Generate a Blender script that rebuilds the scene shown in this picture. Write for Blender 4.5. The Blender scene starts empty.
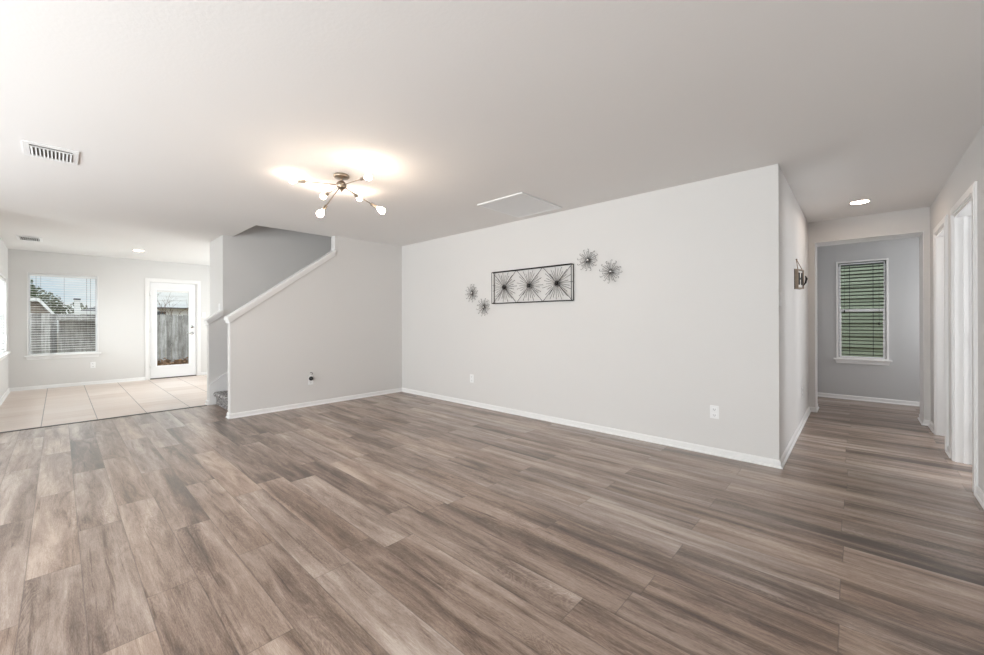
import bpy, bmesh, math, random
from mathutils import Vector, Matrix
random.seed(7)
S = bpy.context.scene
COL = S.collection
R = math.radians
H = 2.5

# ------------------------------------------------------------------ camera
cam = bpy.data.cameras.new('camera')
cam.sensor_width = 36.0
cam.lens = 36.0 * 397.3 / 984.0
cam.shift_y = -7.2 / 984.0
cam.clip_start = 0.02; cam.clip_end = 300
camo = bpy.data.objects.new('camera', cam)
COL.objects.link(camo)
camo.matrix_world = (Matrix.Translation((0, 0, 1.22)) @ Matrix.Rotation(R(42.5346), 4, 'Z')
                     @ Matrix.Rotation(R(90), 4, 'X') @ Matrix.Rotation(R(-0.19), 4, 'Z'))
S.camera = camo

# ------------------------------------------------------------------ colour management
S.view_settings.view_transform = 'Standard'
S.view_settings.look = 'None'
S.view_settings.gamma = 1.0
S.view_settings.use_curve_mapping = False
S.view_settings.exposure = 0.0

# ------------------------------------------------------------------ node helpers
class NT:
    def __init__(s, tree):
        s.t = tree; s.n = tree.nodes; s.l = tree.links
        s.n.clear()
    def new(s, typ, **kw):
        n = s.n.new(typ)
        for k, v in kw.items(): setattr(n, k, v)
        return n
    def put(s, sock, v):
        if v is None: return
        if isinstance(v, bpy.types.NodeSocket): s.l.new(v, sock)
        else: sock.default_value = v
    def math(s, op, a, b=None, c=None, clamp=False):
        n = s.new('ShaderNodeMath', operation=op); n.use_clamp = clamp
        s.put(n.inputs[0], a); s.put(n.inputs[1], b); s.put(n.inputs[2], c)
        return n.outputs[0]
    def comb(s, x, y, z):
        n = s.new('ShaderNodeCombineXYZ')
        s.put(n.inputs[0], x); s.put(n.inputs[1], y); s.put(n.inputs[2], z)
        return n.outputs[0]
    def noise(s, vec, scale=1.0, detail=3, rough=.5, dist=0.0):
        n = s.new('ShaderNodeTexNoise')
        s.put(n.inputs['Vector'], vec); n.inputs['Scale'].default_value = scale
        n.inputs['Detail'].default_value = detail; n.inputs['Roughness'].default_value = rough
        n.inputs['Distortion'].default_value = dist
        return n.outputs['Fac']
    def ramp(s, f, stops):
        n = s.new('ShaderNodeValToRGB'); s.put(n.inputs[0], f)
        e = n.color_ramp.elements
        while len(e) < len(stops): e.new(.5)
        for el, (p, c) in zip(e, stops): el.position = p; el.color = (*c, 1) if len(c) == 3 else c
        return n.outputs[0]
    def mix(s, f, a, b, mode='MIX'):
        n = s.new('ShaderNodeMix', data_type='RGBA', blend_type=mode)
        s.put(n.inputs[0], f)
        for i, v in ((6, a), (7, b)):
            if isinstance(v, tuple) and len(v) == 3: v = (*v, 1)
            s.put(n.inputs[i], v)
        return n.outputs[2]
    def bump(s, h, strength=.3, dist=.01):
        n = s.new('ShaderNodeBump'); n.inputs['Strength'].default_value = strength
        n.inputs['Distance'].default_value = dist; s.put(n.inputs['Height'], h)
        return n.outputs[0]
    def finish(s, color, rough=.5, metal=0.0, normal=None, spec=.5, **kw):
        p = s.new('ShaderNodeBsdfPrincipled')
        if isinstance(color, tuple) and len(color) == 3: color = (*color, 1)
        s.put(p.inputs['Base Color'], color); s.put(p.inputs['Roughness'], rough)
        p.inputs['Metallic'].default_value = metal; s.put(p.inputs['Normal'], normal)
        p.inputs['Specular IOR Level'].default_value = spec
        for k, v in kw.items(): s.put(p.inputs[k], v)
        o = s.new('ShaderNodeOutputMaterial'); s.l.new(p.outputs[0], o.inputs[0])
        return p
def srgb(r, g, b):
    f = lambda c: (c/255/12.92) if c/255 <= .04045 else ((c/255+.055)/1.055)**2.4
    return (f(r), f(g), f(b))
def newmat(name):
    m = bpy.data.materials.new(name); m.use_nodes = True
    return m, NT(m.node_tree)

# ------------------------------------------------------------------ world: bright cloudy sky
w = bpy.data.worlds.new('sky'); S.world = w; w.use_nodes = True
t = NT(w.node_tree)
tc = t.new('ShaderNodeTexCoord')
mp = t.new('ShaderNodeMapping'); mp.inputs['Scale'].default_value = (2, 2, 7)
t.l.new(tc.outputs['Generated'], mp.inputs[0])
cl = t.noise(mp.outputs[0], 2.2, 6, .55, .3)
c = t.ramp(cl, [(.34, srgb(214, 228, 240)), (.54, srgb(248, 250, 252))])
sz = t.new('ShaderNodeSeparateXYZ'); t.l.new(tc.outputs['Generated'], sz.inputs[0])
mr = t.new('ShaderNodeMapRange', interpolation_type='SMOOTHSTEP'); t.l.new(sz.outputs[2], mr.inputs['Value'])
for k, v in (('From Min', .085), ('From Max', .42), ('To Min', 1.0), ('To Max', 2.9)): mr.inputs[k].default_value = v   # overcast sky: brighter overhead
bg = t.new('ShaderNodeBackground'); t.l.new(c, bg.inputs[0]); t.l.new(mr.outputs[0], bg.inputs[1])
o = t.new('ShaderNodeOutputWorld'); t.l.new(bg.outputs[0], o.inputs[0])

# ------------------------------------------------------------------ daylight at the windows, plus added fill lamps for dim rooms
def area(name, loc, rot, sx, sy, power, color=(1, 1, 1)):
    L = bpy.data.lights.new(name, 'AREA'); L.shape = 'RECTANGLE'; L.size = sx; L.size_y = sy
    L.energy = power; L.color = color
    o = bpy.data.objects.new(name, L); COL.objects.link(o); o.location = loc; o.rotation_euler = rot
    return o
DAY = (.93, .965, 1.0)
area('daylight_south_window', (-4.6, -2.76, 1.35), (R(120), 0, 0), 1.9, 1.6, 118, DAY)
area('daylight_south_window', (-1.5, -2.76, 1.35), (R(126), 0, 0), 1.9, 1.6, 180, DAY)
area('daylight_kitchen_window', (-9.6, -0.79, 1.33), (R(90), 0, 0), 1.6, 1.2, 78, DAY)
area('fill_kitchen_side', (-9.3, 4.16, 1.4), (R(-90), 0, 0), 1.4, 1.4, 90, DAY)  # added lamp at a made-up unseen window, evens out the kitchen light
area('fill_near_side_room', (2.36, 4.6, 1.4), (R(90), 0, R(90)), .9, 1.2, 32, DAY)  # added lamp outside an unseen opening, brightens the nearer open door
area('fill_far_side_room', (2.36, 6.1, 1.5), (R(90), 0, R(90)), .7, .9, 35, DAY)  # added lamp outside an unseen opening, brightens the farther open door
area('fill_stairwell', (-6.4, 5.6, 4.2), (R(-75), 0, 0), .9, 1.0, 8, (1, .97, .94))  # added lamp inside the shaft, no window there; lifts the black stairwell
area('fill_end_room', (1.56, 7.65, 1.4), (R(90), 0, R(90)), .7, 1.1, 13, (.97, .98, 1))  # added lamp before a blank side wall, brightens the end room
def portal(loc, rot, sx, sy):
    o = area('daylight_portal', loc, rot, sx, sy, 1); o.data.cycles.is_portal = True
portal((-11.1, .07, 1.36), (R(90), 0, R(-90)), .9, 1.5)
portal((-11.1, 1.69, 1.1), (R(90), 0, R(-90)), .7, 1.8)
portal((.06, 8.3, 1.35), (R(-90), 0, 0), .55, 1.5)
sun = bpy.data.lights.new('sun', 'SUN'); sun.energy = 1.2; sun.angle = R(25); sun.color = (1, .97, .93)
suno = bpy.data.objects.new('sun', sun); COL.objects.link(suno)
suno.rotation_euler = Vector((1, -.28, .9)).to_track_quat('Z', 'Y').to_euler()

# ------------------------------------------------------------------ materials
M = {}
def simple(name, col, rough=.5, metal=0, spec=.5, nscale=40, namp=.04, bump=0, bscale=200, bdist=.002):
    m, t = newmat(name)
    tc = t.new('ShaderNodeTexCoord').outputs['Object']
    f = t.noise(tc, nscale, 3)
    c = t.mix(f, tuple(x*(1-namp) for x in col), tuple(min(1, x*(1+namp)) for x in col))
    nrm = t.bump(t.noise(tc, bscale, 2), bump, bdist) if bump else None
    t.finish(c, rough, metal, nrm, spec)
    M[name] = m
    return m
simple('wall_paint', srgb(222, 220, 218), .62, spec=.3, nscale=1.5, namp=.012, bump=.16, bscale=95, bdist=.004)
simple('ceiling_paint', srgb(238, 236, 234), .8, spec=.2, nscale=1.2, namp=.012, bump=.14, bscale=60, bdist=.004)
simple('wall_paint_grey', srgb(197, 197, 197), .62, spec=.3, nscale=1.5, namp=.012, bump=.16, bscale=95, bdist=.004)
simple('blind_dark', srgb(76, 82, 74), .5, namp=.03)
simple('white_trim', srgb(240, 239, 238), .32, spec=.5, namp=.01)
simple('white_door', srgb(238, 238, 239), .35, spec=.5, namp=.01)
simple('white_vinyl', srgb(240, 241, 243), .4, namp=.01)
simple('blind_white', srgb(236, 238, 238), .45, namp=.01)
simple('plate_white', srgb(242, 242, 242), .3, namp=.01)
simple('grille_white', srgb(228, 227, 225), .5, namp=.02)
simple('dark_slot', srgb(60, 58, 56), .6)
simple('duct_dark', srgb(104, 102, 100), .8)
simple('nickel', srgb(158, 146, 132), .3, metal=1, namp=.03)
simple('chrome', srgb(205, 205, 205), .18, metal=1, namp=.02)
simple('black_metal', srgb(34, 30, 28), .42, metal=.4, namp=.1)
simple('bronze_wire', srgb(84, 76, 70), .38, metal=.85, namp=.15)
simple('silver_wire', srgb(104, 101, 98), .35, metal=.8, namp=.1)
simple('black_plastic', srgb(22, 22, 24), .35)
simple('twine', srgb(140, 112, 86), .8, nscale=300, namp=.2)
simple('plaque_wood', srgb(168, 152, 136), .7, nscale=60, namp=.2)
simple('plaque_dark', srgb(58, 42, 36), .7, nscale=60, namp=.2)
simple('plaque_face', srgb(226, 222, 216), .6, nscale=30, namp=.05)
simple('strip_metal', srgb(78, 72, 68), .4, metal=.3)
simple('shingle', srgb(84, 84, 88), .9, nscale=30, namp=.25)
simple('fascia_white', srgb(196, 200, 203), .6)
simple('bark', srgb(92, 78, 66), .9, nscale=20, namp=.3)
simple('brick_tan', srgb(122, 114, 106), .9, nscale=9, namp=.3)
simple('pale_stucco', srgb(186, 189, 191), .8, namp=.04)
simple('tan_disc', srgb(176, 150, 100), .6, namp=.15)
simple('dark_window', srgb(60, 66, 74), .2)
simple('shrub_stem', srgb(96, 76, 62), .9, namp=.2)

m, t = newmat('carpet')
tc = t.new('ShaderNodeTexCoord').outputs['Object']
f = t.noise(tc, 38, 3, .75)
c = t.ramp(f, [(.38, srgb(70, 66, 68)), (.5, srgb(150, 146, 145)), (.6, srgb(215, 212, 210))])
t.finish(c, .95, 0, t.bump(t.noise(tc, 260, 2), .8, .01), .1)
M['carpet'] = m

m, t = newmat('bulb_glow')
t_e = t.new('ShaderNodeEmission'); t_e.inputs[0].default_value = (*srgb(255, 232, 208), 1); t_e.inputs[1].default_value = 92
o = t.new('ShaderNodeOutputMaterial'); t.l.new(t_e.outputs[0], o.inputs[0]); M['bulb_glow'] = m
m, t = newmat('downlight_glow')
t_e = t.new('ShaderNodeEmission'); t_e.inputs[0].default_value = (*srgb(255, 228, 205), 1); t_e.inputs[1].default_value = 62
o = t.new('ShaderNodeOutputMaterial'); t.l.new(t_e.outputs[0], o.inputs[0]); M['downlight_glow'] = m

m, t = newmat('glass')
fr = t.new('ShaderNodeFresnel'); fr.inputs[0].default_value = 1.3
tr = t.new('ShaderNodeBsdfTransparent'); tr.inputs[0].default_value = (.95, .97, .96, 1)
gl = t.new('ShaderNodeBsdfGlossy'); gl.inputs['Roughness'].default_value = .02
ms = t.new('ShaderNodeMixShader'); t.l.new(fr.outputs[0], ms.inputs[0]); t.l.new(tr.outputs[0], ms.inputs[1]); t.l.new(gl.outputs[0], ms.inputs[2])
o = t.new('ShaderNodeOutputMaterial'); t.l.new(ms.outputs[0], o.inputs[0]); M['glass'] = m

# vinyl plank floor, boards run along X
m, t = newmat('plank_floor')
pos = t.new('ShaderNodeNewGeometry').outputs['Position']
sp = t.new('ShaderNodeSeparateXYZ'); t.l.new(pos, sp.inputs[0]); X, Y = sp.outputs[0], sp.outputs[1]
PW, PL = .185, 1.29
rv = t.math('DIVIDE', t.math('SUBTRACT', Y, .073), PW)
row = t.math('FLOOR', rv); fv = t.math('FRACT', rv)
wn = t.new('ShaderNodeTexWhiteNoise', noise_dimensions='1D'); t.put(wn.inputs['W'], t.math('ADD', row, 31.7))
par = t.math('MULTIPLY', t.math('FLOORED_MODULO', row, 2.0), PL/2)
amp = t.math('ADD', t.math('MULTIPLY', t.math('LESS_THAN', Y, 1.74), 1.2), .03)
off = t.math('ADD', par, t.math('MULTIPLY', wn.outputs['Value'], amp))
xu = t.math('DIVIDE', t.math('ADD', t.math('ADD', X, .05), off), PL)
cid = t.math('FLOOR', xu); fu = t.math('FRACT', xu)
wn2 = t.new('ShaderNodeTexWhiteNoise', noise_dimensions='2D'); t.l.new(t.comb(t.math('ADD', row, .37), t.math('ADD', cid, .73), 0), wn2.inputs['Vector'])
rnd = wn2.outputs['Value']
rs = t.new('ShaderNodeSeparateColor'); t.l.new(wn2.outputs['Color'], rs.inputs[0])
gx = t.math('ADD', X, t.math('MULTIPLY', rnd, 37.0)); gy = t.math('ADD', Y, t.math('MULTIPLY', rs.outputs[1], 11.0))
# broad lengthwise tone bands, grain, cathedrals
band = t.noise(t.comb(t.math('MULTIPLY', gx, .6), t.math('MULTIPLY', gy, 7.5), 0), 1.0, 3, .5, .5)
patch = t.noise(t.comb(t.math('MULTIPLY', gx, 2.2), t.math('MULTIPLY', gy, 15), 3.0), 1.0, 5, .62, 1.4)
grain = t.noise(t.comb(t.math('MULTIPLY', gx, 11), t.math('MULTIPLY', gy, 230), 0), 1.0, 4, .7, 1.0)
fine = t.noise(t.comb(t.math('MULTIPLY', gx, 55), t.math('MULTIPLY', gy, 620), 0), 1.0, 2, .6)
crack = t.noise(t.comb(t.math('MULTIPLY', gx, 1.4), t.math('MULTIPLY', gy, 42), 7.0), 1.0, 4, .6, .9)
crack = t.math('MINIMUM', t.math('MAXIMUM', t.math('MULTIPLY', t.math('SUBTRACT', .405, crack), 9.0), 0.0), 1.0)
warp = t.noise(t.comb(t.math('MULTIPLY', gx, 1.4), t.math('MULTIPLY', gy, 6.0), 9.0), 1.0, 4, .55, .9)
ring = t.math('ABSOLUTE', t.math('SUBTRACT', t.math('FRACT', t.math('MULTIPLY', warp, 30.0)), .5))
rmask = t.math('MULTIPLY', t.math('SUBTRACT', t.noise(t.comb(gx, t.math('MULTIPLY', gy, 6), 5.0), 1.3, 2), .5), 5.0, clamp=True)
ring = t.math('MULTIPLY', t.math('SUBTRACT', ring, .25), rmask)
tone = t.math('ADD', t.math('MULTIPLY', t.math('SUBTRACT', band, .5), .74), t.math('MULTIPLY', t.math('SUBTRACT', patch, .5), .46))
tone = t.math('ADD', tone, .515)
tone = t.math('ADD', tone, t.math('MULTIPLY', t.math('SUBTRACT', rnd, .5), .14))
tone = t.math('ADD', tone, t.math('MULTIPLY', t.math('SUBTRACT', grain, .5), .34))
tone = t.math('ADD', tone, t.math('MULTIPLY', ring, .22))
tone = t.math('ADD', tone, t.math('MULTIPLY', t.math('SUBTRACT', fine, .5), .3))
tone = t.math('SUBTRACT', tone, t.math('MULTIPLY', crack, .13))
col = t.ramp(tone, [(.27, srgb(70, 54, 46)), (.39, srgb(105, 86, 74)), (.5, srgb(140, 120, 107)), (.62, srgb(168, 149, 136)), (.76, srgb(196, 181, 169))])
tint = t.mix(rs.outputs[2], (1.03, .985, .94), (.975, 1.0, 1.03))
col = t.mix(1.0, col, tint, 'MULTIPLY')
ev = t.math('MINIMUM', fv, t.math('SUBTRACT', 1.0, fv)); eu = t.math('MINIMUM', fu, t.math('SUBTRACT', 1.0, fu))
e1 = t.math('LESS_THAN', ev, .0105); e2 = t.math('LESS_THAN', eu, .0016)
edge = t.math('MAXIMUM', e1, e2)
col = t.mix(t.math('MULTIPLY', edge, .42), col, srgb(62, 52, 47))
hgt = t.math('SUBTRACT', t.math('ADD', t.math('MULTIPLY', grain, .35), t.math('MULTIPLY', fine, .15)), edge)
rg = t.math('ADD', .30, t.math('MULTIPLY', grain, .16))
t.finish(col, rg, 0, t.bump(hgt, .14, .0012), .5, **{'Coat Weight': .55, 'Coat Roughness': .27})
M['plank_floor'] = m

# pale ceramic tile with a streaked face
m, t = newmat('tile_floor')
pos = t.new('ShaderNodeNewGeometry').outputs['Position']
sp = t.new('ShaderNodeSeparateXYZ'); t.l.new(pos, sp.inputs[0]); X, Y = sp.outputs[0], sp.outputs[1]
ty = t.math('DIVIDE', t.math('ADD', Y, .144), .467); tx = t.math('DIVIDE', t.math('ADD', X, 6.93), .467)
fy, fx = t.math('FRACT', ty), t.math('FRACT', tx)
wn = t.new('ShaderNodeTexWhiteNoise', noise_dimensions='2D'); t.l.new(t.comb(t.math('FLOOR', tx), t.math('FLOOR', ty), 0), wn.inputs['Vector'])
st = t.noise(t.comb(t.math('MULTIPLY', X, 16), t.math('MULTIPLY', Y, 1.2), t.math('MULTIPLY', wn.outputs['Value'], 9)), 1.0, 3, .6)
tn = t.math('ADD', t.math('MULTIPLY', st, .7), t.math('MULTIPLY', wn.outputs['Value'], .3))
col = t.ramp(tn, [(.25, srgb(204, 184, 170)), (.5, srgb(219, 203, 192)), (.75, srgb(228, 215, 206))])
gy_ = t.math('LESS_THAN', t.math('MINIMUM', fy, t.math('SUBTRACT', 1.0, fy)), .009)
gx_ = t.math('LESS_THAN', t.math('MINIMUM', fx, t.math('SUBTRACT', 1.0, fx)), .005)
col = t.mix(t.math('MULTIPLY', gx_, .35), col, srgb(150, 132, 118))
col = t.mix(gy_, col, srgb(128, 112, 104))
t.finish(col, .3, 0, t.bump(t.math('MAXIMUM', gy_, gx_), -.3, .002), .5)
M['tile_floor'] = m

m, t = newmat('old_fence_wood')
tc = t.new('ShaderNodeTexCoord').outputs['Object']
sp = t.new('ShaderNodeSeparateXYZ'); t.l.new(tc, sp.inputs[0])
wn = t.new('ShaderNodeTexWhiteNoise', noise_dimensions='1D'); t.put(wn.inputs['W'], t.math('FLOOR', t.math('DIVIDE', sp.outputs[1], .145)))
n1 = t.noise(t.comb(t.math('MULTIPLY', sp.outputs[0], 20), t.math('MULTIPLY', sp.outputs[1], 26), t.math('MULTIPLY', sp.outputs[2], 2.2)), 1, 4, .7, .6)
n2 = t.noise(tc, 3.2, 4, .65)
v = t.math('ADD', t.math('MULTIPLY', n1, .55), t.math('ADD', t.math('MULTIPLY', n2, .35), t.math('MULTIPLY', wn.outputs['Value'], .16)))
t.finish(t.ramp(v, [(.3, srgb(78, 76, 74)), (.5, srgb(132, 131, 130)), (.66, srgb(172, 173, 174)), (.8, srgb(200, 201, 202))]), .9, 0, None, .2)
M['old_fence_wood'] = m

m, t = newmat('yard_ground')
tc = t.new('ShaderNodeTexCoord').outputs['Object']
v = t.math('ADD', t.math('MULTIPLY', t.noise(tc, 1.2, 5, .6), .6), t.math('MULTIPLY', t.noise(tc, 16, 4, .7), .4))
t.finish(t.ramp(v, [(.34, srgb(84, 88, 52)), (.5, srgb(150, 130, 100)), (.66, srgb(190, 172, 146))]), .95, 0, None, .1)
M['yard_ground'] = m

def siding(name, c0, c1, lap):
    m, t = newmat(name)
    pos = t.new('ShaderNodeNewGeometry').outputs['Position']
    sp = t.new('ShaderNodeSeparateXYZ'); t.l.new(pos, sp.inputs[0])
    n = t.noise(t.comb(t.math('MULTIPLY', sp.outputs[0], 4), t.math('MULTIPLY', sp.outputs[1], 4), t.math('MULTIPLY', sp.outputs[2], 18)), 1, 3)
    t.finish(t.mix(n, c0, c1), .75, 0, None, .3)
    M[name] = m
siding('siding_green', srgb(118, 128, 112), srgb(140, 149, 133), .2)
siding('siding_white', srgb(196, 199, 202), srgb(208, 210, 212), .2)

def leafmat(name, a, b):
    m, t = newmat(name)
    tc = t.new('ShaderNodeTexCoord').outputs['Object']
    t.finish(t.mix(t.noise(tc, 5, 3), a, b), .7, 0, None, .3)
    M[name] = m
leafmat('leaf_dark', srgb(48, 66, 46), srgb(92, 112, 78))
leafmat('leaf_olive', srgb(66, 76, 62), srgb(112, 118, 96))

# ------------------------------------------------------------------ mesh builder
ORG = {}
class MB:
    def __init__(s, f=None):
        s.bm = bmesh.new(); s.f = f or (lambda a, b, c: (a, b, c))
    def box(s, a, b, bevel=0.0):
        x = sorted((a[0], b[0])); y = sorted((a[1], b[1])); z = sorted((a[2], b[2]))
        v = [s.bm.verts.new(s.f(x[i], y[j], z[k])) for i in (0, 1) for j in (0, 1) for k in (0, 1)]
        fs = [(0, 1, 3, 2), (4, 6, 7, 5), (0, 4, 5, 1), (2, 3, 7, 6), (0, 2, 6, 4), (1, 5, 7, 3)]
        faces = [s.bm.faces.new([v[i] for i in q]) for q in fs]
        if bevel:
            es = list({e for q in faces for e in q.edges})
            bmesh.ops.bevel(s.bm, geom=es, offset=bevel, segments=2, affect='EDGES', profile=.6)
        return s
    def prism(s, pts, d0, d1, axis='x'):
        """closed polygon pts (two coordinates) swept along axis from d0 to d1"""
        def P(a, b, d):
            return {'x': (d, a, b), 'y': (a, d, b), 'z': (a, b, d)}[axis]
        A = [s.bm.verts.new(s.f(*P(a, b, d0))) for a, b in pts]
        B = [s.bm.verts.new(s.f(*P(a, b, d1))) for a, b in pts]
        n = len(pts)
        s.bm.faces.new(A); s.bm.faces.new(B[::-1])
        for i in range(n): s.bm.faces.new([A[i], B[i], B[(i+1) % n], A[(i+1) % n]])
        return s
    def tube(s, pts, r, seg=8, cap=True, smooth=True):
        pts = [Vector(s.f(*p)) for p in pts]
        rs = r if isinstance(r, (list, tuple)) else [r]*len(pts)
        rings = []
        t0 = (pts[1]-pts[0]).normalized()
        up = Vector((0, 0, 1)) if abs(t0.z) < .9 else Vector((1, 0, 0))
        n = t0.cross(up).normalized()
        for i, p in enumerate(pts):
            a = pts[max(i-1, 0)]; b = pts[min(i+1, len(pts)-1)]
            tg = (b-a).normalized()
            n = (n - tg*n.dot(tg)).normalized(); bn = tg.cross(n)
            rings.append([s.bm.verts.new(p + (n*math.cos(2*math.pi*k/seg)+bn*math.sin(2*math.pi*k/seg))*rs[i]) for k in range(seg)])
        for i in range(len(rings)-1):
            for k in range(seg):
                q = s.bm.faces.new([rings[i][k], rings[i][(k+1) % seg], rings[i+1][(k+1) % seg], rings[i+1][k]]); q.smooth = smooth
        if cap:
            s.bm.faces.new(rings[0][::-1]); s.bm.faces.new(rings[-1])
        return s
    def lathe(s, base, axis, prof, seg=24, smooth=True):
        """prof: list of (radius, height along axis)"""
        base = Vector(s.f(*base)); ax = Vector(axis).normalized()
        up = Vector((0, 0, 1)) if abs(ax.z) < .9 else Vector((1, 0, 0))
        n = ax.cross(up).normalized(); bn = ax.cross(n)
        rings = []
        for r, h in prof:
            if r < 1e-6: rings.append([s.bm.verts.new(base+ax*h)])
            else: rings.append([s.bm.verts.new(base+ax*h+(n*math.cos(2*math.pi*k/seg)+bn*math.sin(2*math.pi*k/seg))*r) for k in range(seg)])
        for a, b in zip(rings, rings[1:]):
            for k in range(seg):
                k2 = (k+1) % seg
                vs = [a[k % len(a)], a[k2 % len(a)], b[k2 % len(b)], b[k % len(b)]]
                vs = list(dict.fromkeys(vs))
                if len(vs) > 2:
                    q = s.bm.faces.new(vs); q.smooth = smooth
        return s
    def ball(s, c, r, seg=16, sq=1.0):
        prof = [(r*math.sin(math.pi*i/10), -r*sq*math.cos(math.pi*i/10)) for i in range(11)]
        prof[0] = (0, -r*sq); prof[-1] = (0, r*sq)
        return s.lathe(c, (0, 0, 1), prof, seg)
    def sweep(s, path, prof, closed=False):
        """profile (offset to the left of travel, z) swept along a flat path with mitred corners"""
        P = [Vector((a, b)) for a, b in path]; n = len(P); secs = []
        for i in range(n):
            d1 = (P[i]-P[i-1]).normalized() if (i > 0 or closed) else None
            d2 = (P[(i+1) % n]-P[i]).normalized() if (i < n-1 or closed) else None
            if d1 is None: d1 = d2
            if d2 is None: d2 = d1
            n1 = Vector((-d1.y, d1.x)); n2 = Vector((-d2.y, d2.x))
            mt = (n1+n2); mt = mt / mt.dot(n1)
            secs.append([s.bm.verts.new((P[i].x+mt.x*d, P[i].y+mt.y*d, z)) for d, z in prof])
        k = len(prof)
        for i in range(n-1 if not closed else n):
            a, b = secs[i], secs[(i+1) % n]
            for j in range(k): s.bm.faces.new([a[j], a[(j+1) % k], b[(j+1) % k], b[j]])
        if not closed:
            s.bm.faces.new(secs[0]); s.bm.faces.new(secs[-1][::-1])
        return s
    def build(s, name, mat, parent=None, origin=None):
        bmesh.ops.recalc_face_normals(s.bm, faces=s.bm.faces)
        if parent is not None: org = ORG[parent]
        elif origin is not None: org = Vector(origin)
        else:
            xs = [v.co for v in s.bm.verts]
            org = Vector(((min(v.x for v in xs)+max(v.x for v in xs))/2, (min(v.y for v in xs)+max(v.y for v in xs))/2, min(v.z for v in xs)))
        for v in s.bm.verts: v.co -= org
        me = bpy.data.meshes.new(name); s.bm.to_mesh(me); s.bm.free()
        me.materials.append(M[mat])
        o = bpy.data.objects.new(name, me); COL.objects.link(o)
        if parent is not None: o.parent = parent
        else: o.location = org
        ORG[o] = org
        return o
def tag(o, label, cat, group=None, kind=None):
    o['label'] = label; o['category'] = cat
    if group: o['group'] = group
    if kind: o['kind'] = kind
    return o
def thing(name, loc, label, cat, group=None):
    o = bpy.data.objects.new(name, None); o.empty_display_size = .1; COL.objects.link(o)
    o.location = loc; ORG[o] = Vector(loc)
    return tag(o, label, cat, group)
def struct(o, label=None, cat=None):
    o['kind'] = 'structure'
    if label: o['label'] = label
    if cat: o['category'] = cat
    return o
def copy_tree(o, parent=None):
    c = o.copy(); COL.objects.link(c); c.parent = parent
    for ch in o.children: copy_tree(ch, c)
    return c

# ------------------------------------------------------------------ the shell
WX = -10.93      # kitchen back wall
KS = -0.60       # kitchen side wall
SX = -5.78       # stair wall face
FX = -6.95       # far side of the stairs
NY = 4.0         # wall with the metal art
HX = -0.47       # hall left wall
RX = 0.62        # hall right wall
SY = -2.6        # wall behind the camera
EY = 8.12        # end room wall
OY0, OY1 = 6.72, 7.10   # cased passage

struct(MB().box((FX+.02, SY, -.1), (2.3, EY+.1, 0)).box((FX-.12, 1.47, -.1), (FX+.02, 5.9, 0)).build('floor', 'plank_floor'),
       'grey brown wood plank floor of the living room and hall', 'floor')
struct(MB().box((WX-.12, KS-.12, -.1), (FX+.02, 1.47, 0)).box((WX-.12, 1.47, -.1), (FX-.12, 4.1, 0)).build('floor_tiled', 'tile_floor'),
       'pale beige tiled floor at the glazed back door', 'floor')
o = MB().box((FX-.012, KS, 0), (FX+.03, 1.445, .005)).build('trim_1', 'strip_metal')
struct(o, 'dark threshold strip between the tiles and the wood planks', 'trim')
c = MB()
Yh0, Yh1, Xh0, Xh1 = 1.78, 5.8, FX, SX-.12
c.box((WX-.12, SY-.12, H), (Xh0-.12, EY+.12, H+.3)).box((Xh1, SY-.12, H), (2.4, EY+.12, H+.3))
c.box((Xh0-.12, SY-.12, H), (Xh1, Yh0, H+.3)).box((Xh0-.12, Yh1, H), (Xh1, EY+.12, H+.3))
struct(c.build('ceiling', 'ceiling_paint'), 'off white textured ceiling with a stairwell opening', 'ceiling')

struct(MB().box((SX, NY, 0), (HX, NY+.12, H)).build('wall_north', 'wall_paint'), 'long pale grey wall with the metal wall art', 'wall')
struct(MB().box((HX-.12, NY+.12, 0), (HX, OY0, H)).build('wall_hall_left', 'wall_paint'), 'left side wall of the hall behind the hanging plaque', 'wall')
# right hall wall with two door openings
D1 = (4.38, 5.18); D2 = (5.58, 6.24); DT = 2.10
c = MB()
for y0, y1 in ((SY, D1[0]), (D1[1], D2[0]), (D2[1], 7.10)): c.box((RX, y0, 0), (RX+.12, y1, H))
c.box((RX, D1[0], DT), (RX+.12, D1[1], H)).box((RX, D2[0], DT), (RX+.12, D2[1], H))
struct(c.build('wall_hall_right', 'wall_paint'), 'right side wall of the hall with two doorways', 'wall')
# cased passage at the hall end
PX0, PX1, PZ = -.405, .572, 2.228
c = MB().box((HX-.12, OY0, 0), (PX0, OY1, H)).box((PX1, OY0, 0), (RX, OY1, H)).box((PX0, OY0, PZ), (PX1, OY1, H))
struct(c.build('wall_hall_end', 'wall_paint'), 'wall around the square passage at the end of the hall', 'wall')
c = MB().box((PX0, OY0-.004, 0), (PX0+.006, OY1+.002, PZ)).box((PX1-.006, OY0-.004, 0), (PX1, OY1+.002, PZ)).box((PX0+.006, OY0-.004, PZ-.006), (PX1-.006, OY1+.002, PZ))
struct(c.build('trim_9', 'white_trim'), 'white lining of the square passage at the end of the hall', 'trim')
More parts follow.
